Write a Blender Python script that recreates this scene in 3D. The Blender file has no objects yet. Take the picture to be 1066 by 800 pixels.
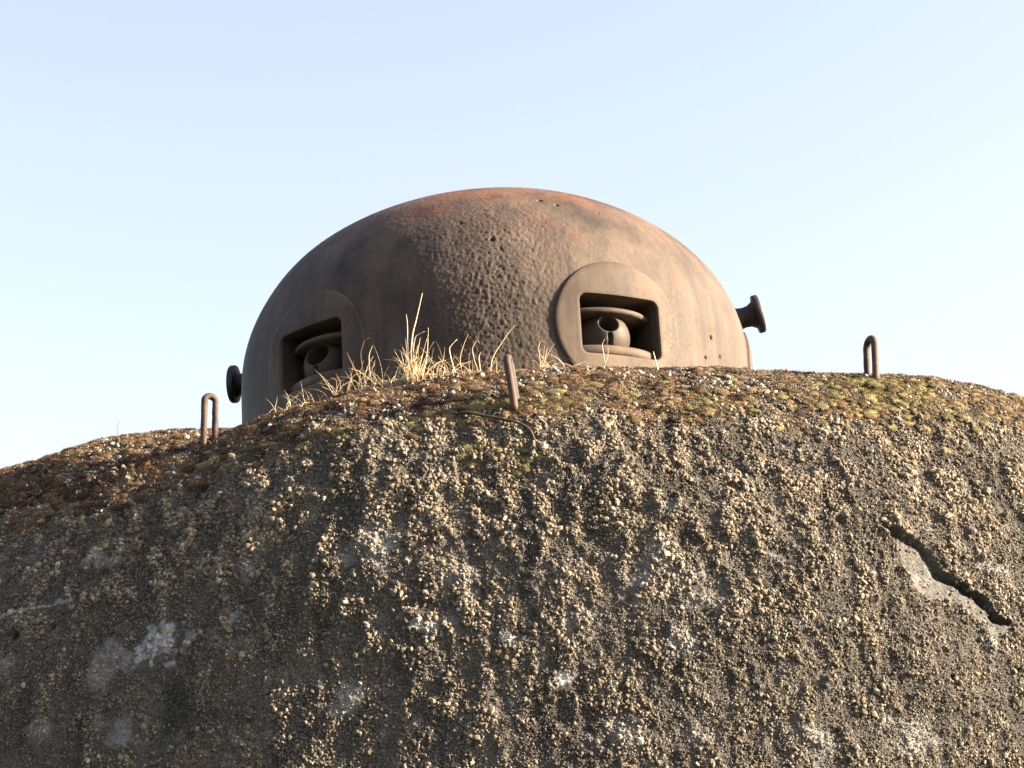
import bpy, math
import numpy as np
from mathutils import Vector, Matrix
rad = math.radians
PI = math.pi
rng = np.random.default_rng(7)
scene = bpy.context.scene
COL = scene.collection

# ------------------------------------------------------------------ helpers
def link(o, parent=None):
    COL.objects.link(o)
    if parent is not None:
        o.parent = parent
    return o

def mesh_obj(name, V, F, mat=None, parent=None, smooth=True, loc=None):
    """V (n,3) array, F list of faces or (m,k) int array"""
    me = bpy.data.meshes.new(name)
    V = np.asarray(V, dtype=np.float32)
    if isinstance(F, np.ndarray):
        k = F.shape[1]; m = F.shape[0]
        me.vertices.add(len(V)); me.vertices.foreach_set('co', V.ravel())
        me.loops.add(m * k); me.loops.foreach_set('vertex_index', F.astype(np.int32).ravel())
        me.polygons.add(m)
        me.polygons.foreach_set('loop_start', np.arange(0, m * k, k, dtype=np.int32))
        me.polygons.foreach_set('loop_total', np.full(m, k, dtype=np.int32))
        me.update(calc_edges=True)
    else:
        me.from_pydata([tuple(map(float, v)) for v in V], [], F)
        me.update()
    me.validate()
    me.polygons.foreach_set('use_smooth', np.full(len(me.polygons), smooth))
    if mat: me.materials.append(mat)
    o = bpy.data.objects.new(name, me)
    if loc is not None: o.location = loc
    return link(o, parent)

def fattr(o, name, arr):
    a = o.data.attributes.new(name, 'FLOAT', 'POINT')
    a.data.foreach_set('value', np.asarray(arr, dtype=np.float32))

def cattr(o, name, arr):
    a = o.data.attributes.new(name, 'FLOAT_COLOR', 'POINT')
    c = np.ones((len(arr), 4), dtype=np.float32); c[:, :3] = arr
    a.data.foreach_set('color', c.ravel())

def tag(o, label=None, cat=None, group=None, kind=None):
    if label: o['label'] = label
    if cat: o['category'] = cat
    if group: o['group'] = group
    if kind: o['kind'] = kind
    return o

def empty(name, loc):
    o = bpy.data.objects.new(name, None); o.location = loc; o.empty_display_size = .1
    return link(o)

# ---- vectorised gradient noise
_perm = np.random.default_rng(3).permutation(256).astype(np.int64)
_perm = np.concatenate([_perm, _perm, _perm])
_g = np.random.default_rng(4).normal(size=(256, 3)); _g /= np.linalg.norm(_g, axis=1)[:, None]
def noise(p):
    p = np.asarray(p, dtype=np.float64)
    sh = p.shape[:-1]; p = p.reshape(-1, 3)
    i = np.floor(p).astype(np.int64); f = p - i; i &= 255
    w = f * f * f * (f * (f * 6 - 15) + 10)
    out = np.zeros(len(p))
    for dx in (0, 1):
        wx = w[:, 0] if dx else 1 - w[:, 0]
        for dy in (0, 1):
            wy = w[:, 1] if dy else 1 - w[:, 1]
            for dz in (0, 1):
                wz = w[:, 2] if dz else 1 - w[:, 2]
                h = _perm[_perm[_perm[(i[:, 0] + dx) & 255] + ((i[:, 1] + dy) & 255)] + ((i[:, 2] + dz) & 255)]
                out += wx * wy * wz * ((f - np.array([dx, dy, dz])) * _g[h & 255]).sum(1)
    return (out * 1.5).reshape(sh)
def fbm(p, oct=3):
    s = 0; a = 1.
    for k in range(oct):
        s = s + a * noise(p * 2 ** k + 17.3 * k); a *= .5
    return s
def sstep(a, b, x):
    t = np.clip((x - a) / (b - a), 0, 1); return t * t * (3 - 2 * t)

# ------------------------------------------------------------------ materials
def new_mat(name):
    m = bpy.data.materials.new(name); m.use_nodes = True
    return m, m.node_tree.nodes, m.node_tree.links, m.node_tree.nodes['Principled BSDF']
def nd(N, t, **kw):
    n = N.new(t)
    for k, v in kw.items():
        if k in n.inputs: n.inputs[k].default_value = v
        else: setattr(n, k, v)
    return n
def ramp(N, pts):
    r = N.new('ShaderNodeValToRGB'); e = r.color_ramp.elements
    while len(e) < len(pts): e.new(.5)
    for q, (p, c) in zip(e, pts):
        q.position = p; q.color = (*c, 1) if len(c) == 3 else c
    return r
def mixc(N, L, f, a, b, mode='MIX'):
    m = N.new('ShaderNodeMix'); m.data_type = 'RGBA'; m.blend_type = mode
    for s, v in ((m.inputs[0], f), (m.inputs[6], a), (m.inputs[7], b)):
        if isinstance(v, (int, float)): s.default_value = v
        elif isinstance(v, tuple): s.default_value = (*v, 1)
        else: L.new(v, s)
    return m.outputs[2]
def coords(N, L, scale=(1, 1, 1)):
    t = N.new('ShaderNodeTexCoord'); mp = N.new('ShaderNodeMapping')
    mp.inputs['Scale'].default_value = scale
    L.new(t.outputs['Object'], mp.inputs['Vector'])
    return mp.outputs[0]
def ntex(N, L, vec, scale, detail=4, rough=.6):
    n = nd(N, 'ShaderNodeTexNoise', Scale=scale, Detail=detail, Roughness=rough)
    L.new(vec, n.inputs['Vector']); return n.outputs['Fac']
def bump(N, L, B, h, strength, dist, prev=None):
    b = nd(N, 'ShaderNodeBump', Strength=strength, Distance=dist)
    L.new(h, b.inputs['Height'])
    if prev: L.new(prev, b.inputs['Normal'])
    L.new(b.outputs[0], B.inputs['Normal']); return b.outputs[0]

def mat_concrete():
    m, N, L, B = new_mat('concrete')
    v = coords(N, L)
    n1 = ntex(N, L, v, 6, 8, .7)
    c = ramp(N, [(.3, (.029, .028, .027)), (.5, (.054, .052, .048)), (.68, (.094, .089, .081))]); L.new(n1, c.inputs[0])
    n2 = ntex(N, L, v, 160, 4, .7)
    c2 = ramp(N, [(.35, (.55, .55, .55)), (.62, (1.35, 1.33, 1.28))]); L.new(n2, c2.inputs[0])
    col = mixc(N, L, 1., c.outputs[0], c2.outputs[0], 'MULTIPLY')
    vs = coords(N, L, (9, 9, 1.3))
    n3 = ntex(N, L, vs, 1.2, 4, .6)
    c3 = ramp(N, [(.38, (.55, .55, .56)), (.56, (1.1, 1.1, 1.1))]); L.new(n3, c3.inputs[0])
    col = mixc(N, L, 1., col, c3.outputs[0], 'MULTIPLY')
    # greenish algae
    n4 = ntex(N, L, v, 2.2, 3, .5)
    c4 = ramp(N, [(.45, (0, 0, 0)), (.65, (1, 1, 1))]); L.new(n4, c4.inputs[0])
    col = mixc(N, L, c4.outputs[0], col, mixc(N, L, 1., col, (.99, 1.0, .93), 'MULTIPLY'))
    # pale lichen, dark stain, bare fracture, ochre matrix : per-vertex masks
    for nm, cc in (('stain', (.020, .020, .020)), ('lichen', (.30, .305, .31)), ('fracture', (.062, .064, .066)), ('earth', (.022, .014, .008))):
        a = N.new('ShaderNodeAttribute'); a.attribute_name = nm
        cc2 = mixc(N, L, 1., c2.outputs[0], cc, 'MULTIPLY')
        col = mixc(N, L, a.outputs['Fac'], col, cc2)
    L.new(col, B.inputs['Base Color'])
    B.inputs['Roughness'].default_value = .93; B.inputs['Specular IOR Level'].default_value = .2
    h = ntex(N, L, v, 260, 5, .7)
    p = bump(N, L, B, h, .8, .003)
    vo = nd(N, 'ShaderNodeTexVoronoi', Scale=150); L.new(v, vo.inputs['Vector'])
    bump(N, L, B, vo.outputs['Distance'], .5, .003, p)
    return m

def mat_attr(name, rough=.85, nscale=300, amt=.35, bstr=.4, bdist=.002, trans=0):
    m, N, L, B = new_mat(name)
    a = N.new('ShaderNodeAttribute'); a.attribute_name = 'tint'
    v = coords(N, L)
    n = ntex(N, L, v, nscale, 4, .6)
    r = ramp(N, [(.3, (1 - amt,) * 3), (.7, (1 + amt,) * 3)]); L.new(n, r.inputs[0])
    L.new(mixc(N, L, 1., a.outputs['Color'], r.outputs[0], 'MULTIPLY'), B.inputs['Base Color'])
    B.inputs['Roughness'].default_value = rough
    B.inputs['Specular IOR Level'].default_value = .3
    if bstr: bump(N, L, B, n, bstr, bdist)
    return m

def mat_iron(name, base, orange, rustlev, rough=.55, spec=.5, fine=90, topmask=False):
    band = topmask
    m, N, L, B = new_mat(name)
    v = coords(N, L)
    n1 = ntex(N, L, v, 3.2, 6, .65)
    lo = tuple(x * .72 for x in base); hi = tuple(min(1, x * 1.25) for x in base)
    c = ramp(N, [(.36, tuple(x * .85 for x in lo)), (.5, base), (.62, hi)]); L.new(n1, c.inputs[0])
    col = c.outputs[0]
    # orange rust blotches
    n2 = ntex(N, L, v, 7, 8, .72)
    n2.node.inputs['Distortion'].default_value = .5
    if topmask:
        s = N.new('ShaderNodeSeparateXYZ'); L.new(v, s.inputs[0])
        mr = nd(N, 'ShaderNodeMapRange'); mr.inputs[1].default_value = .18; mr.inputs[2].default_value = .60
        mr.inputs[3].default_value = -.12; mr.inputs[4].default_value = .17
        L.new(s.outputs[2], mr.inputs[0])
        ad = nd(N, 'ShaderNodeMath', operation='ADD'); L.new(n2, ad.inputs[0]); L.new(mr.outputs[0], ad.inputs[1]); n2 = ad.outputs[0]
    c2 = ramp(N, [(rustlev, (0, 0, 0)), (rustlev + .24, (1, 1, 1))]); L.new(n2, c2.inputs[0])
    col = mixc(N, L, c2.outputs[0], col, orange)
    # vertical washes
    vs = coords(N, L, (5, 5, .7)); n3 = ntex(N, L, vs, 2.2, 5, .6)
    c3 = ramp(N, [(.35, (.58, .60, .64)), (.6, (1.14, 1.1, 1.06))]); L.new(n3, c3.inputs[0])
    col = mixc(N, L, 1., col, c3.outputs[0], 'MULTIPLY')
    n4 = ntex(N, L, v, fine, 6, .75)
    c4 = ramp(N, [(.3, (.68, .66, .64)), (.52, (1, 1, 1)), (.72, (1.28, 1.26, 1.22))]); L.new(n4, c4.inputs[0])
    col = mixc(N, L, 1., col, c4.outputs[0], 'MULTIPLY')
    L.new(col, B.inputs['Base Color'])
    r = ramp(N, [(.3, (rough - .12,) * 3), (.7, (rough + .15,) * 3)]); L.new(n4, r.inputs[0])
    L.new(r.outputs[0], B.inputs['Roughness'])
    B.inputs['Specular IOR Level'].default_value = spec
    p = bump(N, L, B, n4, .25, .002)
    n5 = ntex(N, L, v, 28, 5, .6); p = bump(N, L, B, n5, .2, .002, p)
    if band:
        at = N.new('ShaderNodeAttribute'); at.attribute_name = 'rough_cast'
        n6 = ntex(N, L, coords(N, L, (1, 1, .6)), 75, 5, .75)
        mu = nd(N, 'ShaderNodeMath', operation='MULTIPLY'); L.new(at.outputs['Fac'], mu.inputs[0]); L.new(n6, mu.inputs[1])
        bump(N, L, B, mu.outputs[0], .8, .0045, p)
    return m

M_CONC = mat_concrete()
M_GRAVEL = mat_attr('gravel', .8, 500, .25, .3, .001)
M_MOSS = mat_attr('moss', .95, 260, .5, .7, .004)
M_STRAW = mat_attr('dry_straw', .6, 200, .15, 0)
M_SHELL = mat_iron('cast_steel', (.047, .037, .032), (.078, .035, .020), .49, .72, .22, 150, True)
M_CAST = mat_iron('machined_steel', (.055, .042, .033), (.060, .033, .020), .66, .70, .22, 90)
M_BALL = mat_iron('ball_steel', (.034, .028, .023), (.035, .018, .010), .58, .62, .2, 90)
M_DARK = mat_iron('dark_iron', (.010, .009, .010), (.02, .01, .007), .66, .6, .4, 90)
M_BAR = mat_iron('rusty_bar', (.042, .027, .022), (.075, .030, .017), .50, .7, .3, 140)

def mat_ground():
    m, N, L, B = new_mat('meadow')
    v = coords(N, L)
    n = ntex(N, L, v, .8, 8, .7)
    c = ramp(N, [(.3, (.03, .05, .015)), (.55, (.07, .085, .03)), (.75, (.13, .11, .055))]); L.new(n, c.inputs[0])
    L.new(c.outputs[0], B.inputs['Base Color']); B.inputs['Roughness'].default_value = .95
    bump(N, L, B, ntex(N, L, v, 30, 5, .7), 1, .05)
    return m

# ------------------------------------------------------------------ the concrete block (body of the bunker)
CX, CY, R0, Z0 = .02, 7.6, 2.03, 3.41
_S = np.arange(-2.02, 4.3, .002)
_T = np.radians(np.interp(_S, [-2.2, -1.2, -.5, 0, .12, .35, .8, 1.5, 4.5], [0, 3, 10, 18, 27, 50, 74, 82, 86]))
_i0 = np.argmin(abs(_S)); _R = np.cumsum(np.cos(_T)) * .002; _Z = -np.cumsum(np.sin(_T)) * .002
_R += R0 - _R[_i0]; _Z += Z0 - _Z[_i0]
def surf(phi, s):
    phi, s = np.broadcast_arrays(phi, s)
    r = np.interp(s, _S, _R); z = np.interp(s, _S, _Z); t = np.interp(s, _S, _T)
    d = np.degrees(phi)
    z = z - .064 * np.exp(-((d + 22.) / 9.) ** 2) * sstep(1.2, .2, s) + .03 * sstep(22, 32, d) * sstep(60, 40, d) * sstep(1.2, .2, s)
    P = np.stack([CX + r * np.sin(phi), CY - r * np.cos(phi), z], -1)
    n = np.stack([np.sin(t) * np.sin(phi), -np.sin(t) * np.cos(phi), np.cos(t)], -1)
    return P, n, t

def seg_d(px, py, a, b):
    ax, ay = a; bx, by = b; dx, dy = bx - ax, by - ay
    t = np.clip(((px - ax) * dx + (py - ay) * dy) / (dx * dx + dy * dy), 0, 1)
    return np.hypot(px - ax - t * dx, py - ay - t * dy), t, ((px - ax) * dy - (py - ay) * dx) / math.hypot(dx, dy)

RM = 2.52
def local(phi, s):            # metres across / down the face
    return phi * RM, s
LIP = [(19.5, 0.725), (19.9, 0.752), (20.9, 0.776), (21.8, 0.791), (22.3, 0.818), (22.8, 0.869), (24.1, 0.902), (25.2, 0.944), (25.5, 0.983), (26.6, 1.004)]
LOW = [(19.5, 0.725), (19.5, 0.764), (20.2, 0.797), (20.3, 0.83), (20.3, 0.875), (20.9, 0.941), (22.9, 0.956), (23.9, 0.986), (24.2, 1.022), (25.2, 1.058), (26.6, 1.004)]
def poly_d(x, y, pts):
    best = np.full(x.shape, 9.); along = np.zeros(x.shape); n = len(pts) - 1
    for k in range(n):
        d, t, _ = seg_d(x, y, pts[k], pts[k + 1])
        b = d < best; best = np.where(b, d, best); along = np.where(b, (k + t) / n, along)
    return best, along
def inside(x, y, pts):
    c = np.zeros(x.shape, bool); m = len(pts)
    for k in range(m):
        (x0, y0), (x1, y1) = pts[k], pts[(k + 1) % m]
        if y0 == y1: continue
        c ^= ((y0 > y) != (y1 > y)) & (x < (x1 - x0) * (y - y0) / (y1 - y0) + x0)
    return c
def hollow(phi, s, P):
    """broken-out scar: mask, depth"""
    x, y = local(phi, s)
    shp = x.shape; x = x.ravel(); y = y.ravel(); Pf = P.reshape(-1, 3)
    m = np.zeros(len(x)); dep = np.zeros(len(x))
    near = np.where((x > rad(18) * RM) & (x < rad(28.5) * RM) & (y > .68) & (y < 1.12))[0]
    if len(near):
        Q = Pf[near]
        xx_ = x[near] + .007 * noise(Q * 28) + .004 * noise(Q * 70); yy_ = y[near] + .007 * noise(Q * 28 + 40) + .004 * noise(Q * 70 + 11)
        lip = [(rad(a) * RM, b) for a, b in LIP]; lw_ = [(rad(a) * RM, b) for a, b in LOW]
        ins = inside(xx_, yy_, lip + lw_[::-1][1:-1])
        dl, al = poly_d(xx_, yy_, lip); dw, _ = poly_d(xx_, yy_, lw_)
        mm = np.where(ins, sstep(0, .006, np.minimum(dl, dw)), 0)
        t = dw / (dl + dw + 1e-6)
        dd_ = .004 * sstep(0, .12, t) + .014 * t + (.008 + .028 * sstep(.42, .75, al)) * sstep(.62, .92, t) + .004 * noise(Q * 45) * t + .003 * np.abs(noise(Q * 22 + 9)) + .0035 * np.abs(noise(Q * 75)) * sstep(0, .2, t)
        m[near] = mm; dep[near] = np.where(ins, np.maximum(dd_, 0) * sstep(0, .004, dl), 0)
    return m.reshape(shp), dep.reshape(shp)

def ridge_mask(P, s):
    wq = np.stack([noise(P * 9 + 31), noise(P * 9 + 57), noise(P * 9 + 83)], -1)
    q = (P + .024 * wq) * np.array([18., 18., 9.5])
    return fbm(q, 4) * .9
def mosszone(phi, s, P):
    d = np.degrees(phi)
    edge = .36 + .07 * noise(P * 3.1) + .10 * noise(P * 9) + .12 * sstep(-12, -30, d) + .03 * sstep(5, 25, d)
    return sstep(edge + .07, edge - .07, s)

def displace(phi, s, P):
    mz = mosszone(phi, s, P)
    face = sstep(.25, .6, s)
    r = ridge_mask(P, s)
    d = .020 * noise(P * 1.7) + .012 * noise(P * 4.5)
    lowf = 1 - .45 * sstep(.7, 1.2, s)
    d = d + (face * .0055 + .002) * lowf * np.clip(r, -1, 1) + face * .003 * lowf * np.clip(r * 3, 0, 1)
    d = d + .0050 * noise(P * 26) + .0032 * noise(P * 60) + .0026 * noise(P * 130)
    d = d + mz * .008 * np.abs(noise(P * 22))
    m, dep = hollow(phi, s, P)
    d = d * (1 - .75 * m) - dep
    # small pit holes
    x, y = local(phi, s)
    for (a, b, rr, dp) in ((rad(-29.6) * RM, .865, .018, .03), (rad(-27) * RM, .86, .012, .02), (rad(21.5) * RM, 1.15, .01, .01)):
        d = d - dp * sstep(rr, rr * .4, np.hypot(x - a, (y - b)))
    # pour seam low on the right of the face
    return d

def displaced(phi, s):
    P, n, t = surf(phi, s)
    return P + n * displace(phi, s, P)[..., None], n, t, P

print('concrete...')
ph = np.radians(np.concatenate([np.arange(-180, -90, 2.0), np.arange(-90, -50, .5), np.arange(-50, -34, .15), np.arange(-34, 31, .075), np.arange(31, 47, .15), np.arange(47, 90, .5), np.arange(90, 180, 2.0)]))
sv = np.concatenate([np.arange(-1.98, -.3, .05), np.arange(-.3, -.06, .01), np.arange(-.06, 1.45, .0034), np.arange(1.45, 2.3, .008), np.arange(2.3, 4.25, .03)])
PHI, SV = np.meshgrid(ph, sv, indexing='ij')
W, Nn, TT, BP = displaced(PHI, SV)
nc, nr = PHI.shape
idx = np.arange(nc * nr).reshape(nc, nr)
nx = np.roll(idx, -1, axis=0)
F = np.stack([idx[:, :-1], idx[:, 1:], nx[:, 1:], nx[:, :-1]], -1).reshape(-1, 4)
BASE = Vector((CX, CY, 0))
bunker = mesh_obj('concrete_bunker', W.reshape(-1, 3) - np.array(BASE), F, M_CONC, loc=BASE)
tag(bunker, 'rounded weathered grey concrete bunker roof with pebbly face under the iron dome', 'bunker')
xx, yy = local(PHI, SV)
hm, _ = hollow(PHI, SV, BP)
br_n = fbm(BP * 30, 3)
def blotches(phi, s, P):
    br_n = fbm(P * 30, 3); xx, yy = local(phi, s)
    def blob(px, py, cx, cy, rx, ry, br=.8):
        return sstep(1.0, .35, np.hypot((px - cx) / rx, (py - cy) / ry) - br * br_n)
    lich = 1.0 * blob(xx, yy, rad(-20.0) * RM, .955, .062, .070, .9) * (.35 + .65 * sstep(-.4, .3, fbm(P * np.array([80, 80, 40.]), 3))) + .5 * blob(xx, yy, rad(-18.3) * RM, .935, .022, .02, .6) \
        + 1.2 * blob(xx, yy, rad(1.3) * RM, 1.136, .026, .024, .5) + .8 * blob(xx, yy, rad(-1.5) * RM, 1.022, .02, .013) \
        + .6 * blob(xx, yy, rad(-5.5) * RM, .98, .035, .02) + .4 * blob(xx, yy, rad(8) * RM, .70, .04, .02) + .5 * blob(xx, yy, rad(11.5) * RM, .60, .03, .014)\
        + .5 * blob(xx, yy, rad(-16) * RM, .90, .025, .03) + .35 * blob(xx, yy, rad(-25) * RM, .66, .07, .04)
    lich = lich + .35 * sstep(.35, .75, fbm(P * 7 + 5, 3)) * sstep(.5, .8, s)
    dk, tk, sk = seg_d(xx, yy, (rad(-32.5) * RM, .815), (rad(-26.0) * RM, .782))
    lich = np.maximum(lich, .8 * sstep(.006, .002, np.abs(sk + .012 * noise(P * 12))) * (tk < 1) * (tk > 0))
    stain = .8 * blob(xx, yy, rad(-.1) * RM, .80, .035, .22) + .8 * blob(xx, yy, rad(-18.8) * RM, 1.12, .05, .09) + .6 * blob(xx, yy, rad(6.5) * RM, 1.12, .06, .06)\
        + .5 * sstep(.25, .6, fbm(P * np.array([6, 6, 1.6]) + 9, 3))
    return np.clip(lich, 0, 1), np.clip(stain, 0, 1)
lich, stain = blotches(PHI, SV, BP)
mz = mosszone(PHI, SV, BP)
fattr(bunker, 'lichen', np.clip(lich, 0, 1).ravel()); fattr(bunker, 'stain', np.clip(stain, 0, 1).ravel() * (1 - hm.ravel()))
fattr(bunker, 'fracture', (hm * (.65 + .35 * sstep(-.3, .3, br_n))).ravel()); fattr(bunker, 'earth', (mz * .8).ravel())

# ---- exposed gravel
ico = np.array([(0, 0, 1)] + [(.894 * math.cos(k * PI * .4), .894 * math.sin(k * PI * .4), .447) for k in range(5)]
               + [(.894 * math.cos((k + .5) * PI * .4), .894 * math.sin((k + .5) * PI * .4), -.447) for k in range(5)] + [(0, 0, -1)])
icof = []
for k in range(5):
    a, b = 1 + k, 1 + (k + 1) % 5; c, d = 6 + k, 6 + (k + 1) % 5
    icof += [(0, a, b), (a, c, b), (b, c, d), (c, 11, d)]
icof = np.array(icof)
def rotmats(n):
    q = rng.normal(size=(n, 4)); q /= np.linalg.norm(q, axis=1)[:, None]
    w, x, y, z = q.T
    return np.stack([1 - 2 * (y * y + z * z), 2 * (x * y - z * w), 2 * (x * z + y * w),
                     2 * (x * y + z * w), 1 - 2 * (x * x + z * z), 2 * (y * z - x * w),
                     2 * (x * z - y * w), 2 * (y * z + x * w), 1 - 2 * (x * x + y * y)], -1).reshape(n, 3, 3)
def frame(n):
    up = np.array([0, 0, 1.]) + 0 * n
    t = np.cross(up, n); t /= np.linalg.norm(t, axis=1)[:, None] + 1e-9
    return np.stack([t, np.cross(n, t), n], -1)      # columns

print('gravel...')
NP = 710000
phi = np.radians(rng.uniform(-50, 46, NP)); s = rng.uniform(-.08, 2.2, NP)
core = (phi > rad(-36)) & (phi < rad(33)) & (s < 1.45)
core |= rng.random(NP) < .5
phi, s = phi[core], s[core]; NP = len(phi)
Pd, n, t, P = displaced(phi, s)
r = ridge_mask(P, s)
cl = fbm(P * 9 + 3, 3)
dg = np.degrees(phi)
pz = mosszone(phi, s, P)
right = sstep(-20, 20, dg)
low = sstep(.55, 1.25, s)
side = .55 + .45 * right
on_ridge = sstep(-.25, .35, r + .35 * cl)
dens = (.38 + .55 * on_ridge) * (1 - .35 * low)
dens = np.where(pz > .5, .13 + .30 * (cl > .15), dens)
hmv, _ = hollow(phi, s, P)
dens = dens * (1 - .97 * hmv)
_x, _y = local(phi, s)
for (a, b, rx, ry) in ((rad(-20.0) * RM, .96, .08, .09), (rad(1.3) * RM, 1.136, .032, .030), (rad(-1.5) * RM, 1.022, .025, .02), (rad(-.1) * RM, .80, .03, .2), (rad(-18.8) * RM, 1.12, .07, .1)):
    dens = dens * (1 - .85 * sstep(1.2, .7, np.hypot((_x - a) / rx, (_y - b) / ry)))
keep = rng.random(NP) < dens
Pd, n, phi, s, r, pz = Pd[keep], n[keep], phi[keep], s[keep], r[keep], pz[keep]
K = len(Pd); print('pebbles', K)
onr = on_ridge[keep]; lw = low[keep]
size = np.clip(rng.lognormal(math.log(.0019), .50, K) * (.85 + .35 * onr) * (1 - .15 * lw), .0010, .0080)
size = np.where(pz > .5, size * .85, size)
sc = size[:, None] * rng.uniform(.6, 1.4, (K, 3))
V = ico[None] * (1 + rng.uniform(-.24, .24, (K, 12, 1))) * sc[:, None]
V = np.einsum('kij,kvj->kvi', rotmats(K), V) + (Pd + n * (size * rng.uniform(.0, .75, K))[:, None])[:, None]
FF = (icof[None] + (np.arange(K) * 12)[:, None, None]).reshape(-1, 3)
gravel = mesh_obj('exposed_gravel', V.reshape(-1, 3) - np.array(BASE), FF, M_GRAVEL, bunker, smooth=False)
pal = np.array([(.135, .125, .105), (.12, .105, .085), (.17, .16, .14), (.10, .082, .062), (.24, .23, .21), (.075, .068, .060), (.055, .052, .048), (.15, .125, .09)])
pw = np.array([.26, .18, .15, .10, .05, .12, .07, .07]); pw /= pw.sum()
ci = rng.choice(len(pal), K, p=pw)
colr = pal[ci] * rng.uniform(.6, 1.35, (K, 1))
stone_tone = (.55 + .45 * onr * (1 - .3 * lw))[:, None]                  # stones darker off the ridges and toward the bottom of the face
colr = colr * stone_tone * np.array((1.16, 1.07, .95))
lp, sp = blotches(phi, s, Pd)
colr = colr * (1 - .55 * sp)[:, None] * .92; colr = colr * (1 - .7 * lp)[:, None] + np.array((.30, .305, .31)) * .7 * lp[:, None]
white = (pz > .5) & (rng.random(K) < .4); colr[white] = np.array((.26, .25, .22)) * rng.uniform(.4, 1.2, (white.sum(), 1))
cattr(gravel, 'tint', np.repeat(colr, 12, 0))
gravel['kind'] = 'stuff'; gravel['label'] = 'tan and grey pebbles standing proud of the worn concrete'

# fine grit between the stones
octv = np.array([(1, 0, 0), (-1, 0, 0), (0, 1, 0), (0, -1, 0), (0, 0, 1), (0, 0, -1)], float)
octf = np.array([(0, 2, 4), (2, 1, 4), (1, 3, 4), (3, 0, 4), (2, 0, 5), (1, 2, 5), (3, 1, 5), (0, 3, 5)])
NG = 880000
phi = np.radians(rng.uniform(-50, 46, NG)); s = rng.uniform(-.05, 2.2, NG)
core = (phi > rad(-36)) & (phi < rad(33)) & (s < 1.45)
core |= rng.random(NG) < .4
phi, s = phi[core], s[core]; NG = len(phi)
Pd, n, t, P = displaced(phi, s)
hg, _ = hollow(phi, s, P)
kk = (rng.random(NG) < (.55 + .45 * sstep(-.5, .4, fbm(P * 30, 2)))) & ((hg < .3) | (rng.random(NG) < .12))
_x, _y = local(phi, s)
for (a, b, rx, ry) in ((rad(-20.0) * RM, .96, .06, .07), (rad(1.3) * RM, 1.136, .024, .022)):
    kk &= (np.hypot((_x - a) / rx, (_y - b) / ry) > 1) | (rng.random(NG) < .3)
Pd, n = Pd[kk], n[kk]; lg, sg = blotches(phi[kk], s[kk], P[kk]); hgk = hg[kk]; KG = len(Pd); print('grit', KG)
size = np.clip(rng.lognormal(math.log(.00135), .35, KG), .0008, .0026)
sc = size[:, None] * rng.uniform(.6, 1.4, (KG, 3))
Vg = octv[None] * (1 + rng.uniform(-.25, .25, (KG, 6, 1))) * sc[:, None]
Vg = np.einsum('kij,kvj->kvi', rotmats(KG), Vg) + (Pd + n * (size * rng.uniform(.1, .8, KG))[:, None])[:, None]
grit = mesh_obj('fine_grit', Vg.reshape(-1, 3) - np.array(BASE), (octf[None] + (np.arange(KG) * 6)[:, None, None]).reshape(-1, 3), M_GRAVEL, bunker, smooth=False)
gc = np.array([(.064, .061, .057), (.112, .105, .093), (.036, .035, .033), (.175, .163, .140), (.25, .24, .22)])[rng.choice(5, KG, p=[.34, .28, .2, .13, .05])] * rng.uniform(.75, 1.25, (KG, 1))
gc = gc * (1 - .6 * sg)[:, None]; gc = gc * (1 - .85 * lg)[:, None] + np.array((.30, .305, .31)) * .85 * lg[:, None]
gc = np.where((hgk > .3)[:, None], np.array((.06, .06, .06)), gc)
cattr(grit, 'tint', np.repeat(gc, 6, 0)); grit['kind'] = 'stuff'; grit['label'] = 'fine grey sandy grit of the worn concrete skin'

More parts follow.
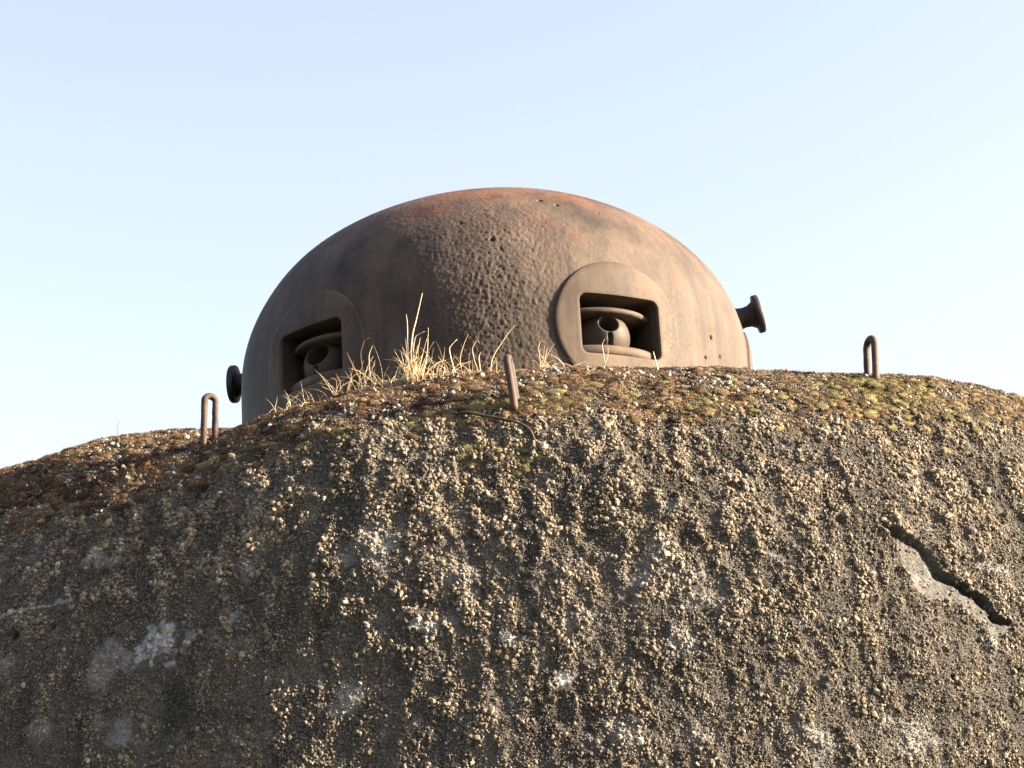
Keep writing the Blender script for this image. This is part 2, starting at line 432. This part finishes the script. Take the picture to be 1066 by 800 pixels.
# ------------------------------------------------------------------ moss
print('moss...')
def ico2():
    v = [tuple(x) for x in ico]; f = [tuple(x) for x in icof]
    for _ in range(1):
        mid = {}; nf = []; v = list(v)
        def mp(a, b):
            k = (min(a, b), max(a, b))
            if k not in mid:
                p = np.array(v[a]) + np.array(v[b]); p /= np.linalg.norm(p); v.append(tuple(p)); mid[k] = len(v) - 1
            return mid[k]
        for a, b, c in f:
            x, y, z = mp(a, b), mp(b, c), mp(c, a)
            nf += [(a, x, z), (b, y, x), (c, z, y), (x, y, z)]
        f = nf
    return np.array(v), np.array(f)
I2, F2 = ico2()
def make_moss(name, phi, s, rad_, flat, colf, label, nbl):
    Pd, n, t, P = displaced(phi, s)
    K = len(Pd); Fm = frame(n)
    sc = np.stack([rad_ * rng.uniform(.7, 1.7, K), rad_ * rng.uniform(.6, 1.0, K), rad_ * flat * rng.uniform(.6, 1.2, K)], -1)
    U = I2[None] * sc[:, None]
    Wd = np.einsum('kij,kvj->kvi', Fm, U) + Pd[:, None]
    nn = noise(Wd * 75) * .35 + noise(Wd * 190) * .3
    Wd = Wd + (Wd - Pd[:, None]) * nn[..., None] - (n * (rad_ * flat * .35)[:, None])[:, None]
    nv = len(I2)
    FF = (F2[None] + (np.arange(K) * nv)[:, None, None]).reshape(-1, 3)
    cb = colf(P, np.degrees(phi), s)
    cv = np.repeat(cb, nv, 0) * (1 + .35 * noise(Wd.reshape(-1, 3) * 60))[:, None]
    # little shoots
    ki = rng.integers(0, K, K * nbl)
    d = rng.normal(size=(len(ki), 3)); d[:, 2] = abs(d[:, 2]) + .3; d /= np.linalg.norm(d, axis=1)[:, None]
    root = np.einsum('kij,kj->ki', Fm[ki], d * sc[ki]) + Pd[ki] - n[ki] * (rad_[ki] * flat * .35)[:, None]
    dw = np.einsum('kij,kj->ki', Fm[ki], d + rng.normal(size=d.shape) * .4); dw /= np.linalg.norm(dw, axis=1)[:, None]
    tv = np.cross(dw, rng.normal(size=d.shape)); tv /= np.linalg.norm(tv, axis=1)[:, None]
    L_ = rng.uniform(.003, .0075, len(ki))[:, None]
    bw = .0009
    BV = np.stack([root - tv * bw - dw * .002, root + tv * bw - dw * .002, root + dw * L_], 1)
    BF = (np.arange(len(ki) * 3).reshape(-1, 3)) + K * nv
    Vv = np.concatenate([Wd.reshape(-1, 3), BV.reshape(-1, 3)])
    o = mesh_obj(name, Vv, np.concatenate([FF, BF]), M_MOSS)
    bc = np.repeat(cb[ki] * rng.uniform(.8, 1.7, (len(ki), 1)), 3, 0)
    cattr(o, 'tint', np.concatenate([cv, bc]))
    return tag(o, label, 'moss', kind='stuff')
def brown(P, d, s):
    a = np.array((.060, .029, .013)); b = np.array((.078, .053, .027)); c = np.array((.024, .013, .009)); g = np.array((.064, .056, .027))
    n1 = fbm(P * 13, 2)[:, None]; K = len(P)
    col = np.where(n1 > .12, b, np.where(n1 < -.2, c, a))
    u = rng.random(K)
    col = np.where((u < .12 + .25 * sstep(5, 24, d))[:, None], b, col)
    col = np.where((u > .965 - .30 * sstep(6, 22, d))[:, None], g, col)
    return col * rng.uniform(.72, 1.2, (K, 1))
N0 = 36000
phi = np.radians(rng.uniform(-52, 48, N0)); s = rng.uniform(-.45, .62, N0)
P, _, _ = surf(phi, s)
pzz = mosszone(phi, s, P); cm = fbm(P * 11 + 7, 3)
k = (rng.random(N0) < pzz * sstep(-.60, .0, cm)) 
phi, s = phi[k], s[k]; print('moss', len(phi))
make_moss('brown_moss', phi, s, rng.uniform(.0055, .017, len(phi)), .45, brown, 'rust brown and ochre moss carpeting the rounded crest of the concrete', 26)
# green cushions
def green(P, d, s):
    K = len(P); a = np.array((.075, .074, .026)); b = np.array((.11, .09, .038)); 
    return np.where((rng.random(K) < .5)[:, None], a, b) * rng.uniform(.7, 1.25, (K, 1))
gp = []
for (d0, s0, dd, ds, cnt) in ((-2.0, .315, 1.0, .018, 26), (-.1, .335, .9, .02, 26), (-2.5, .479, .9, .022, 22), (1.2, .34, 1.5, .03, 18), (24.5, .26, 2.0, .05, 110), (24.0, .19, 2.5, .03, 90), (22, .33, 1.5, .04, 40),
                              (28, .36, 2.5, .06, 60), (-20.6, .33, 1.2, .018, 22), (-29, .22, .5, .012, 8), (15, .30, 2.5, .04, 24), (9, .34, 2.0, .04, 20), (.0, .53, .9, .02, 14), (-6, .33, 1.5, .03, 14), (-12, .38, 2, .03, 14), (3, .20, 2.5, .04, 22)):
    gp.append(np.stack([rng.normal(d0, dd, cnt), rng.normal(s0, ds, cnt)], -1))
gp = np.concatenate(gp)
make_moss('green_moss', np.radians(gp[:, 0]), gp[:, 1], rng.uniform(.008, .019, len(gp)), .55, green, 'yellow green moss cushions around the iron rings and the right of the crest', 50)

# ------------------------------------------------------------------ the armoured dome
print('dome...')
A, Cc = .9, .683
DX, DY, DZ = -.056, 7.625, 4.02
DC = Vector((DX, DY, DZ))
cupola = empty('armoured_cupola', DC)
tag(cupola, 'large domed rusty cast iron observation cupola with square embrasures on top of the concrete', 'armoured dome')
EMB = [rad(a) for a in (27.5, -41.5, 92.0, -112.0, 171.0)]
EZ, RHO, BR, TILT, YAW = -.055, .9, .229, 0., 0.
def dome_r(z):
    zz = np.clip(z / Cc, 0, 1)
    return A * np.sqrt(np.clip(1 - zz ** 2.2, 0, 1))
ph = np.radians(np.concatenate([np.arange(-180, -95, 1.5), np.arange(-95, 110, .25), np.arange(110, 180, 1.5)]))
u = np.concatenate([[-.62, -.5, -.4], np.arange(-.3, 0, .004), Cc * np.sin(np.arange(0, PI / 2 * .975, .0052))])
PH, UU = np.meshgrid(ph, u, indexing='ij')
# distribute by arc: use param angle to refine close to the top
topa = np.linspace(Cc * math.sin(PI / 2 * .975), Cc * .99999, 14)[1:]
u = np.concatenate([u, topa]); PH, UU = np.meshgrid(ph, u, indexing='ij')
RR = dome_r(UU)
nz_ = np.where(UU > 0, (np.clip(UU / Cc, 0, 1)) ** 1.2 * A / Cc * .95, 0)
nh = np.where(UU > 0, np.sqrt(np.clip(1 - np.clip(UU / Cc, 0, 1) ** 2.2, .0, 1)), 1)
nl = np.hypot(nz_, nh) + 1e-9
Nd = np.stack([nh / nl * np.sin(PH), -nh / nl * np.cos(PH), nz_ / nl], -1)
Pq = np.stack([RR * np.sin(PH), -RR * np.cos(PH), UU], -1)
dd = np.degrees(PH)
rough = np.exp(-((dd - 2) / 13.) ** 2) * sstep(.50, .26, UU) + .13 + .12 * np.exp(-((dd - 0) / 25.) ** 2)
disp = .0045 * noise(Pq * 2.3) + rough * (.0006 * noise(Pq * 22) + .0012 * noise(Pq * np.array([80, 80, 55.])) + .0020 * noise(Pq * 108)) + .0006 * noise(Pq * 60)
pits = noise(Pq * 48 + 5); disp = disp - rough * .0022 * sstep(.5, .75, pits)
for (d0, z0, rr, dp) in ((53.8, -.02, .0075, .03), (57, -.075, .007, .03), (51, -.10, .006, .015), (52.5, -.15, .006, .015), (41, .03, .0045, .01), (15, .445, .010, .015), (19, .42, .008, .012), (1.2, .25, .010, .010), (-6, .33, .006, .006), (30, .40, .006, .006)):
    rz = float(dome_r(np.array(z0)))
    q = np.array([rz * math.sin(rad(d0)), -rz * math.cos(rad(d0)), z0])
    disp = disp - dp * sstep(rr, rr * .55, np.linalg.norm(Pq - q, axis=-1))
Wd = Pq + Nd * disp[..., None]
hole = np.zeros(PH.shape, bool)
for e_ in EMB:
    tng = Pq[..., 0] * math.cos(e_) + Pq[..., 1] * math.sin(e_)
    out = Pq[..., 0] * math.sin(e_) - Pq[..., 1] * math.cos(e_)
    hole |= (out > 0) & (np.hypot(tng, Pq[..., 2] - EZ) < BR - .012)
nc, nr = PH.shape
idx = np.arange(nc * nr).reshape(nc, nr); nx = np.roll(idx, -1, 0)
F = np.stack([idx[:, :-1], nx[:, :-1], nx[:, 1:], idx[:, 1:]], -1).reshape(-1, 4)
F = F[~hole.ravel()[F].any(1)]
V = Wd.reshape(-1, 3)
Vt = np.vstack([V, [[0, 0, Cc]]]); 
tri = [(int(idx[i, -1]), int(nx[i, -1]), len(V)) for i in range(nc)]
me_f = [tuple(map(int, f)) for f in F] + tri
shell = mesh_obj('domed_shell', Vt, me_f, M_SHELL, cupola)
fattr(shell, 'rough_cast', np.append(rough.ravel(), .1))

def rrect(w, h, r, n=8):
    pts = []
    for cx, cy, a0 in ((w - r, h - r, 0), (-w + r, h - r, 90), (-w + r, -h + r, 180), (w - r, -h + r, 270)):
        for k in range(n + 1):
            a = rad(a0 + 90 * k / n); pts.append((cx + r * math.cos(a), cy + r * math.sin(a)))
    out = []
    for i, p in enumerate(pts):
        out.append(p)
        if i % (n + 1) == n:
            q = pts[(i + 1) % len(pts)]
            for k in range(1, 14): out.append((p[0] + (q[0] - p[0]) * k / 14, p[1] + (q[1] - p[1]) * k / 14))
    return np.array(out)
def strips(rings, close=True, cap_last=False, base=0):
    """rings: list of (m,3) arrays"""
    V = np.concatenate(rings); m = len(rings[0]); F = []
    for k in range(len(rings) - 1):
        for i in range(m if close else m - 1):
            j = (i + 1) % m
            F.append((base + k * m + i, base + k * m + j, base + (k + 1) * m + j, base + (k + 1) * m + i))
    if cap_last: F.append(tuple(base + (len(rings) - 1) * m + i for i in range(m)))
    return V, F
HW, HH = .142, .0995
# embrasure frame, local axes: x across, y outward (plane at 0), z up
def frame_mesh():
    op = rrect(HW, HH, .022, 8); m = len(op)
    ang = np.unwrap(np.arctan2(op[:, 1], op[:, 0]))
    circ = lambda r: np.stack([r * np.cos(ang), r * np.sin(ang)], -1)
    def ring(xy, y): return np.stack([xy[:, 0], np.full(len(xy), y), xy[:, 1]], -1)
    # subdivide angularly
    t = np.linspace(0, 1, 1)
    R = []
    def front(xy, off):
        y = dome_r(np.maximum(xy[:, 1] + EZ, 0)) - A + .011 - xy[:, 0] ** 2 / (2 * A) + off
        return np.stack([xy[:, 0], y, xy[:, 1]], -1)
    R.append(front(circ(BR), -.12)); R.append(front(circ(BR), -.006)); R.append(front(circ(BR - .0015), -.002)); R.append(front(circ(BR - .005), 0))
    o2 = rrect(HW + .010, HH + .007, .028, 8)
    for k in (.15, .3, .45, .6, .75, .9): R.append(front(o2 * k + circ(BR - .005) * (1 - k), .0))
    R.append(front(o2, 0)); R.append(front(rrect(HW + .005, HH + .0035, .026, 8), -.0012)); R.append(front(op, -.007))
    R.append(front(rrect(HW - .001, HH - .001, .022, 8), -.05)); R.append(ring(rrect(HW - .004, HH - .004, .022, 8), -.30))
    return strips(R, cap_last=True)
def half_slab(r, thick, z0, front, dip):
    """rounded lip: outline half disc bulging outwards"""
    n = 28; xs = np.linspace(-HW + .003, HW - .003, n); out = []
    prof = []
    for x in xs:
        y = front - dip * (abs(x) / HW) ** 2.2
        prof.append(y)
    V = []; F = []
    back = -.27
    for x, y in zip(xs, prof):
        b = .006
        V += [(x, back, z0 + thick), (x, y - b, z0 + thick), (x, y, z0 + thick - b), (x, y, z0 + b), (x, y - b, z0), (x, back, z0)]
    for i in range(n - 1):
        for k in range(6):
            a = i * 6 + k; b_ = i * 6 + (k + 1) % 6
            F.append((a, a + 6, b_ + 6, b_))
    F.append(tuple(range(5, -1, -1))); F.append(tuple((n - 1) * 6 + k for k in range(6)))
    return V, F
def ball_mesh(R, rb):
    """ball with a bore along +y, slot below the bore"""
    rings = []; m = 96
    a = np.linspace(0, 2 * PI, m, endpoint=False)
    yb = math.sqrt(R * R - rb * rb)
    prof = [(0.001, -.85 * R), (rb * .6, -.85 * R), (rb * .85, -.85 * R), (rb * .88, yb * .6), (rb * .92, yb - .006), (rb * .97, yb - .001)]
    b0 = math.asin(rb * 1.03 / R)
    for q in np.linspace(b0, PI * .97, 60): prof.append((R * math.sin(q), R * math.cos(q)))
    for k, (r, y) in enumerate(prof):
        x = r * np.cos(a); z = r * np.sin(a); yy_ = np.full(m, y)
        if k > 6:
            g = sstep(.0075, .0055, np.abs(x)) * (z < 0) * (y > -.2 * R)
            f = 1 - .22 * g
            x, z, yy_ = x * f, z * f, yy_ * f
        rings.append(np.stack([x, yy_, z], -1))
    V, F = strips(rings, cap_last=True)
    F.append(tuple(range(m)))
    return V, F
for i, e_ in enumerate(EMB):
    # matrix: local x -> tangent, y -> outward, z -> up (tilted back)
    T_ = Vector((math.cos(e_), math.sin(e_), 0)); O_ = Vector((math.sin(e_), -math.cos(e_), 0)); U_ = Vector((0, 0, 1))
    Oy = O_ * math.cos(YAW) + T_ * math.sin(YAW); Ty = T_ * math.cos(YAW) - O_ * math.sin(YAW)
    O2 = Oy * math.cos(TILT) + U_ * math.sin(TILT); U2 = U_ * math.cos(TILT) - Oy * math.sin(TILT)
    M = Matrix((Ty, O2, U2)).transposed().to_4x4(); M.translation = O_ * RHO + U_ * EZ
    def put(name, VF, mat, parent, smooth=True, mm=Matrix.Identity(4)):
        V, F = VF
        V = [mm @ Vector(v) for v in V]
        o = mesh_obj(name, np.array(V), F, mat, parent, smooth)
        return o
    fr = put('embrasure', frame_mesh(), M_CAST, cupola)
    fr.matrix_local = M
    mod = fr.modifiers.new('e', 'EDGE_SPLIT'); mod.split_angle = rad(35)
    vis = put('visor_lip', half_slab(0, .020, .046, -.004, .055), M_CAST, fr)
    mod = vis.modifiers.new('e', 'EDGE_SPLIT'); mod.split_angle = rad(50)
    sill = put('sill_lip', half_slab(0, .033, -.0985, .003, .040), M_CAST, fr)
    mod = sill.modifiers.new('e', 'EDGE_SPLIT'); mod.split_angle = rad(50)
    swing = rad(14 if i == 0 else (-12 if i == 1 else 0)); up = rad(22)
    Rm = Matrix.Translation((-.012, -.098, -.014)) @ Matrix.Rotation(swing, 4, 'Z') @ Matrix.Rotation(up, 4, 'X')
    ball = put('ball_mount', ball_mesh(.087, .034 if i != 1 else .045), M_BALL, fr, True, Rm)
    if i == 0: fr['label'] = 'sunlit round embrasure plate with square opening on the right'
    if i == 1: fr['label'] = 'shaded round embrasure plate with square opening on the left'

# lifting studs
def stud_mesh(root, neck, fl, L, th):
    prof = [(root, -.05), (root, .0), (root * .86, .008), (neck * 1.1, L * .28), (neck, L * .45), (neck * 1.06, L * .62), (neck * 1.35, L - th - .004), (fl * .82, L - th), (fl * .97, L - th), (fl, L - th + .004), (fl, L - .004), (fl * .96, L), (fl * .45, L), (fl * .40, L - .004), (.0005, L - .004)]
    a = np.linspace(0, 2 * PI, 56, endpoint=False)
    R = [np.stack([r * np.cos(a), r * np.sin(a), np.full(56, z)], -1) for r, z in prof]
    return strips(R, cap_last=True)
for (az, z, el, r_, L, sc) in ((86, .197, 11, .845, .115, 1.0), (-98, .125, 3, .875, .098, 1.0), (-8 + 180, .2, 10, .80, .1, 1.0)):
    V, F = stud_mesh(.070 * sc, .036 * sc, .069 * sc, L, .022)
    a = rad(az); O_ = Vector((math.sin(a), -math.cos(a), 0)); U_ = Vector((0, 0, 1)); T_ = Vector((math.cos(a), math.sin(a), 0))
    d = O_ * math.cos(rad(el)) + U_ * math.sin(rad(el)); u2 = d.cross(T_)
    M = Matrix((T_, u2, d)).transposed().to_4x4(); M.translation = O_ * r_ + U_ * z
    o = mesh_obj('lifting_stud', V, F, M_DARK, cupola); o.matrix_local = M
    mod = o.modifiers.new('e', 'EDGE_SPLIT'); mod.split_angle = rad(40)
    o['label'] = 'dark mushroom shaped iron stud on the rim of the dome'

# ------------------------------------------------------------------ tubes: rings, wire, grass
def tube(path, radii, n=12, cap=True, jitter=0):
    path = np.array(path, float); m = len(path)
    T = np.gradient(path, axis=0); T /= np.linalg.norm(T, axis=1)[:, None] + 1e-12
    ref = np.array([1., 0, 0]) if abs(T[0, 0]) < .9 else np.array([0, 1., 0])
    rings = []; u = ref
    for k in range(m):
        u = u - T[k] * (u @ T[k]); u /= np.linalg.norm(u) + 1e-12
        v = np.cross(T[k], u)
        a = np.linspace(0, 2 * PI, n, endpoint=False)
        rr = radii[k] if hasattr(radii, '__len__') else radii
        rings.append(path[k] + rr * (np.cos(a)[:, None] * u + np.sin(a)[:, None] * v))
    V, F = strips(rings)
    if cap:
        F.append(tuple(range(n - 1, -1, -1))); F.append(tuple((m - 1) * n + i for i in range(n)))
    return V, F
def on(phi_deg, s):
    Pd, n, t, P = displaced(np.array([rad(phi_deg)]), np.array([float(s)]))
    return Pd[0], n[0]

def loop_ring(p0, p1, h, rod, lean, label):
    """inverted U of round bar: legs at p0 and p1, height h"""
    p0, p1 = np.array(p0), np.array(p1)
    c = (p0 + p1) / 2; half = (p1 - p0) / 2; r = np.linalg.norm(half[:2])
    up = np.array([lean[0], lean[1], 1.])
    pts = []
    zt = max(p0[2], p1[2]) + h
    hd = half / r
    for z in np.linspace(-.05, 1, 9): 
        b = p0; pts.append(b + up * ((zt - r - b[2]) * z))
    top0, top1 = pts[-1], p1 + up * (zt - r - p1[2])
    cc = (top0 + top1) / 2; hf = (top0 - top1) / 2
    for a in np.linspace(0, PI, 15)[1:-1]:
        pts.append(cc + hf * math.cos(a) + up * r * math.sin(a) * 1.0)
    for z in np.linspace(1, -.05, 9): pts.append(p1 + up * ((zt - r - p1[2]) * z))
    pts = np.array(pts)
    V, F = tube(pts, rod, 16)
    V = V + (V - V) ; base = (p0 + p1) / 2
    nn = noise(V * 60) * .0012
    cen = V.mean(0); V = V + nn[:, None]
    o = mesh_obj('iron_lifting_ring', V - base, F, M_BAR, loc=base)
    return tag(o, label, 'iron ring', 'rusty iron loops set in the bunker crest')

pa, _ = on(-21.9, .195); pa2, _ = on(-21.4, .165)
loop_ring(pa, pa2, .118, .0085, (.03, 0), 'leftmost rusty iron loop standing upright in brown moss left of the dome')
pb, _ = on(-.40, .345); pb2, _ = on(-.30, .300)
loop_ring(pb, pb2, .108, .0098, (-.10, .02), 'rusty iron loop seen edge on like a post in front of the dome')
pc, _ = on(25.0, .180); pc2, _ = on(25.2, .128)
loop_ring(pc, pc2, .098, .0092, (.06, 0), 'rightmost dark iron loop on green moss against the sky right of the dome')

# bent wire lying on the crest
wp = []
for d_, s_, h_ in ((-3.9, .338, .0), (-3.4, .35, .012), (-2.4, .375, .016), (-1.4, .395, .016), (-.5, .415, .016), (.1, .43, .018), (.45, .448, .016), (.62, .468, .010), (.7, .482, -.004)):
    p, n_ = on(d_, s_); wp.append(p + n_ * h_)
wp = np.array(wp); tt = np.linspace(0, len(wp) - 1, 50)
wps = np.stack([np.interp(tt, np.arange(len(wp)), wp[:, k]) for k in range(3)], -1)
for _ in range(6): wps[1:-1] = (wps[:-2] + wps[2:] + 2 * wps[1:-1]) / 4
V, F = tube(wps, .0032, 8)
base = wps.mean(0)
tag(mesh_obj('bent_wire', V - base, F, M_BAR, loc=base), 'thin bent rusty wire lying on the moss below the middle iron loop', 'wire')

# grass
def blade(base, d, L, w, bend, kink=None, segs=9, kinks=()):
    """flat-ish three sided stalk path"""
    p = np.array(base, float); dr = np.array(d, float); dr /= np.linalg.norm(dr)
    pts = [p.copy()]; 
    for k in range(segs):
        dr = dr + np.array(bend) / segs
        if k in kinks: dr = dr + rng.normal(size=3) * np.array([.9, .4, .7])
        dr /= np.linalg.norm(dr); p = p + dr * L / segs; pts.append(p.copy())
    return pts
def tuft(name, phi_, s_, stalks, label, group='dry grass tufts in front of the dome', cat='grass tuft'):
    base, n_ = on(phi_, s_)
    Vs, Fs, C = [], [], []; off = 0
    for st in stalks:
        pts = np.array(st['pts'])
        if len(pts) > 3:
            for _ in range(1): pts[1:-1] = (pts[:-2] + pts[2:] + 2 * pts[1:-1]) / 4
        m = len(pts); rr = st['w'] * (1 - .75 * np.linspace(0, 1, m) ** 1.5)
        V, F = tube(pts, rr, 4)
        Vs.append(V); Fs += [tuple(int(x) + off for x in f) for f in F]; off += len(V)
        C.append(np.tile(np.array(st['c']), (len(V), 1)))
    o = mesh_obj(name, np.concatenate(Vs), Fs, M_STRAW, loc=base)
    cattr(o, 'tint', np.concatenate(C))
    return tag(o, label, cat, group)
STR = [(.36, .28, .17), (.30, .22, .12), (.42, .36, .25), (.24, .17, .09)]
def rstraw(): return np.array(STR[rng.integers(4)]) * rng.uniform(.8, 1.15)
def random_stalks(n, h, spread=.02, lean=.35, curl=1.2, w=.0014):
    out = []
    for _ in range(n):
        b = np.array([rng.normal(0, spread), rng.normal(0, spread), -.012])
        L = h * rng.uniform(.35, 1.0) ; d = (rng.normal(0, lean), rng.normal(0, lean), 1)
        bend = rng.normal(0, curl, 3) * np.array([1, .6, .45])
        out.append(dict(pts=blade(b, d, L, w, bend, kinks=(rng.integers(3, 8),) if rng.random() < .5 else ()), w=w * rng.uniform(.35, .8), c=rstraw()))
    return out
def S_(pts, w=.0016, c=None):
    """explicit stalk as (x across, z up) metres in the tuft's frame"""
    P_ = np.array([(x, y, z) for x, y, z in pts], float)
    t = np.arange(len(P_)); q = np.linspace(0, len(P_) - 1, (len(P_) - 1) * 4 + 1)
    return dict(pts=np.stack([np.interp(q, t, P_[:, k]) for k in range(3)], -1), w=w, c=rstraw() if c is None else c)

# tall tuft (main stalks follow the plant's habit: two tall stems over a dense base)
big = random_stalks(70, .13, .014, .20, .6, .0018) + random_stalks(22, .09, .035, .5, 1.8, .0012)
big += [S_([(0, 0, -.01), (-.002, 0, .08), (.004, 0, .13), (.016, 0, .17), (.034, .01, .245)], .0026, (.36,.30,.20)),
        S_([(-.004, 0, -.01), (-.01, 0, .09), (-.008, 0, .16), (-.010, 0, .185)], .0018),
        S_([(.004, .0, -.01), (.004, 0, .09), (.012, 0, .125), (.036, .0, .135)], .0014),
        S_([(.008, .0, -.01), (.01, 0, .07), (.02, 0, .10), (.024, .0, .118)], .0014),
        S_([(.02, .0, -.01), (.036, 0, .05), (.042, 0, .09), (.046, .0, .145)], .0012)]
tuft('grass_tuft', -7.5, .075, big, 'tallest dense straw tuft with two long upright stems in front of the dome')
defs = [
 (-16.0, .10, 14, .065, 'low straw tuft at the far left foot of the dome'),
 (-15.0, .085, 16, .085, 'straw tuft with bent stalks below the left embrasure corner'),
 (-12.6, .075, 20, .11, 'tangled straw tuft in front of the left embrasure opening'),
 (-10.6, .075, 20, .135, 'wispy tuft of two curved stalks just right of the left embrasure'),
 (-8.8, .07, 12, .085, 'small upright straw tuft left of the tallest tuft'),
 (-6.0, .065, 18, .10, 'sprawling arched straw tuft right of the tallest tuft'),
 (-4.4, .055, 20, .12, 'curly straw tuft in front of the shaded dome between tallest tuft and middle iron loop'),
 (-3.1, .05, 14, .105, 'straw tuft with looping stalks just left of the middle iron loop'),
 (1.7, .05, 12, .085, 'sparse curled straw tuft right of the middle iron loop'),
 (4.0, .045, 8, .075, 'thin straw stalks before the left edge of the sunlit embrasure'),
]
for (a_, s_, n_, h_, lb) in defs:
    st = random_stalks(int(n_ * 1.35), h_ * 1.1, .032 if n_ > 12 else .012, .38, 1.8, .00115)
    if 'two curved' in lb:
        st += [S_([(-.012, 0, -.01), (-.016, 0, .05), (-.022, 0, .10), (-.010, .0, .135), (.004, 0, .142)], .0017), S_([(.01, 0, -.01), (.0, 0, .05), (.0, 0, .095), (.010, 0, .118)], .0017), S_([(.0, 0, -.01), (.012, 0, .035), (.03, 0, .0)], .0014)]
    if 'arched' in lb:
        st += [S_([(-.03, 0, -.01), (-.01, 0, .03), (.012, 0, .042), (.032, .0, .036), (.04, 0, .0)], .0016), S_([(.02, 0, .0), (.03, 0, .03), (.012, 0, .06)], .0014)]
    if 'curly' in lb:
        st += [S_([(.0, 0, -.01), (-.014, 0, .05), (-.018, 0, .08), (.004, 0, .102)], .0015), S_([(.014, 0, -.01), (.008, 0, .05), (.022, 0, .09), (.034, 0, .115)], .0015)]
    if 'looping' in lb:
        st += [S_([(.014, 0, -.01), (-.002, 0, .04), (-.006, 0, .075), (.01, 0, .10), (.014, 0, .085)], .0016), S_([(.015, 0, -.01), (.01, 0, .05), (.016, 0, .062)], .0013)]
    if 'sparse' in lb:
        st += [S_([(.03, 0, -.01), (.004, 0, .022), (-.010, 0, .05), (-.002, 0, .08), (.010, 0, .07)], .0014), S_([(.0, 0, .0), (.008, 0, .03), (.014, 0, .055)], .0013)]
    tuft('grass_tuft', a_, s_, st, lb)
# single stalks
tuft('grass_stalk', -2.1, .05, [S_([(0, 0, -.01), (.008, 0, .045), (.05, 0, .105), (.072, 0, .13)], .0016, (.33,.27,.19))], 'single slanting pale stalk crossing just left behind the middle iron loop', None, 'grass stalk')
tuft('grass_stalk', 6.1, .045, [S_([(0, 0, -.02), (.002, 0, .04), (-.002, 0, .065), (.006, 0, .082)], .0013, (.34,.27,.18)), S_([(.001, 0, .01), (.012, 0, .035), (.014, 0, .06)], .0012)], 'forked thin stalk in front of the sunlit embrasure opening', None, 'grass stalk')
tuft('grass_stalk', 9.9, .045, [S_([(.008, 0, -.02), (.002, 0, .02), (-.004, 0, .055)], .0026, (.42,.38,.29))], 'short straight pale stalk below the right corner of the sunlit embrasure', None, 'grass stalk')
tuft('grass_stalk', -29.6, .15, [S_([(.006, 0, -.02), (.002, 0, .02), (-.004, 0, .045), (.000, 0, .062), (.006, 0, .068)], .0012, (.06,.055,.05))], 'tiny dark stalk against the sky at the far left of the crest', None, 'grass stalk')

# ------------------------------------------------------------------ ground
n = 48; g = np.concatenate([-np.geomspace(3000, 8, 30), np.linspace(-6, 6, 13), np.geomspace(8, 3000, 30)])
GX, GY = np.meshgrid(g, g + 7.6, indexing='ij')
m_ = len(g); idx = np.arange(m_ * m_).reshape(m_, m_)
F = np.stack([idx[:-1, :-1], idx[1:, :-1], idx[1:, 1:], idx[:-1, 1:]], -1).reshape(-1, 4)
ground = mesh_obj('ground', np.stack([GX, GY, 0 * GX], -1).reshape(-1, 3), F, mat_ground())
tag(ground, 'grassy ground around the bunker', 'ground', kind='structure')

# ------------------------------------------------------------------ light and camera
SUN_AZ, SUN_EL = 83, 20.5         # degrees to the right of the camera-facing direction (-y)
sx, sy = math.sin(rad(SUN_AZ)), -math.cos(rad(SUN_AZ))
sd = Vector((sx * math.cos(rad(SUN_EL)), sy * math.cos(rad(SUN_EL)), math.sin(rad(SUN_EL))))
sl = bpy.data.lights.new('sun', 'SUN'); sl.energy = 5.0; sl.angle = rad(.53); sl.color = (1, .79, .54)
so = bpy.data.objects.new('sun', sl); link(so); so.rotation_euler = sd.to_track_quat('Z', 'Y').to_euler()
so.location = (8, 0, 9)
w = bpy.data.worlds.new('World'); scene.world = w; w.use_nodes = True
N, L = w.node_tree.nodes, w.node_tree.links
sky = N.new('ShaderNodeTexSky'); sky.sky_type = 'NISHITA'; sky.sun_disc = False
sky.sun_elevation = rad(SUN_EL); sky.sun_rotation = math.atan2(sx, sy)
sky.air_density = 1.0; sky.dust_density = 3.0; sky.ozone_density = 1.0; sky.altitude = 200
hs = N.new('ShaderNodeHueSaturation'); hs.inputs['Saturation'].default_value = .70; hs.inputs['Value'].default_value = 1.03
L.new(sky.outputs[0], hs.inputs['Color'])
wb = N.new('ShaderNodeMix'); wb.data_type = 'RGBA'; wb.blend_type = 'MULTIPLY'; wb.inputs[0].default_value = 1
wb.inputs[7].default_value = (1.065, .99, .99, 1); L.new(hs.outputs[0], wb.inputs[6])
L.new(wb.outputs[2], N['Background'].inputs['Color']); N['Background'].inputs['Strength'].default_value = .055

cam = bpy.data.cameras.new('camera'); co = bpy.data.objects.new('camera', cam); link(co)
cam.sensor_width = 36; cam.lens = 2340 / 1066 * 36; cam.clip_end = 10000; cam.clip_start = .05
co.location = (0, 0, 1.6)
co.rotation_euler = (Matrix.Rotation(rad(90 + 17.8), 4, 'X') @ Matrix.Rotation(rad(-3.2), 4, 'Z')).to_euler()
scene.camera = co
scene.render.engine = 'CYCLES'
vs = scene.view_settings; vs.view_transform = 'Standard'; vs.look = 'None'; vs.exposure = 2.95; vs.gamma = 1
print('done')
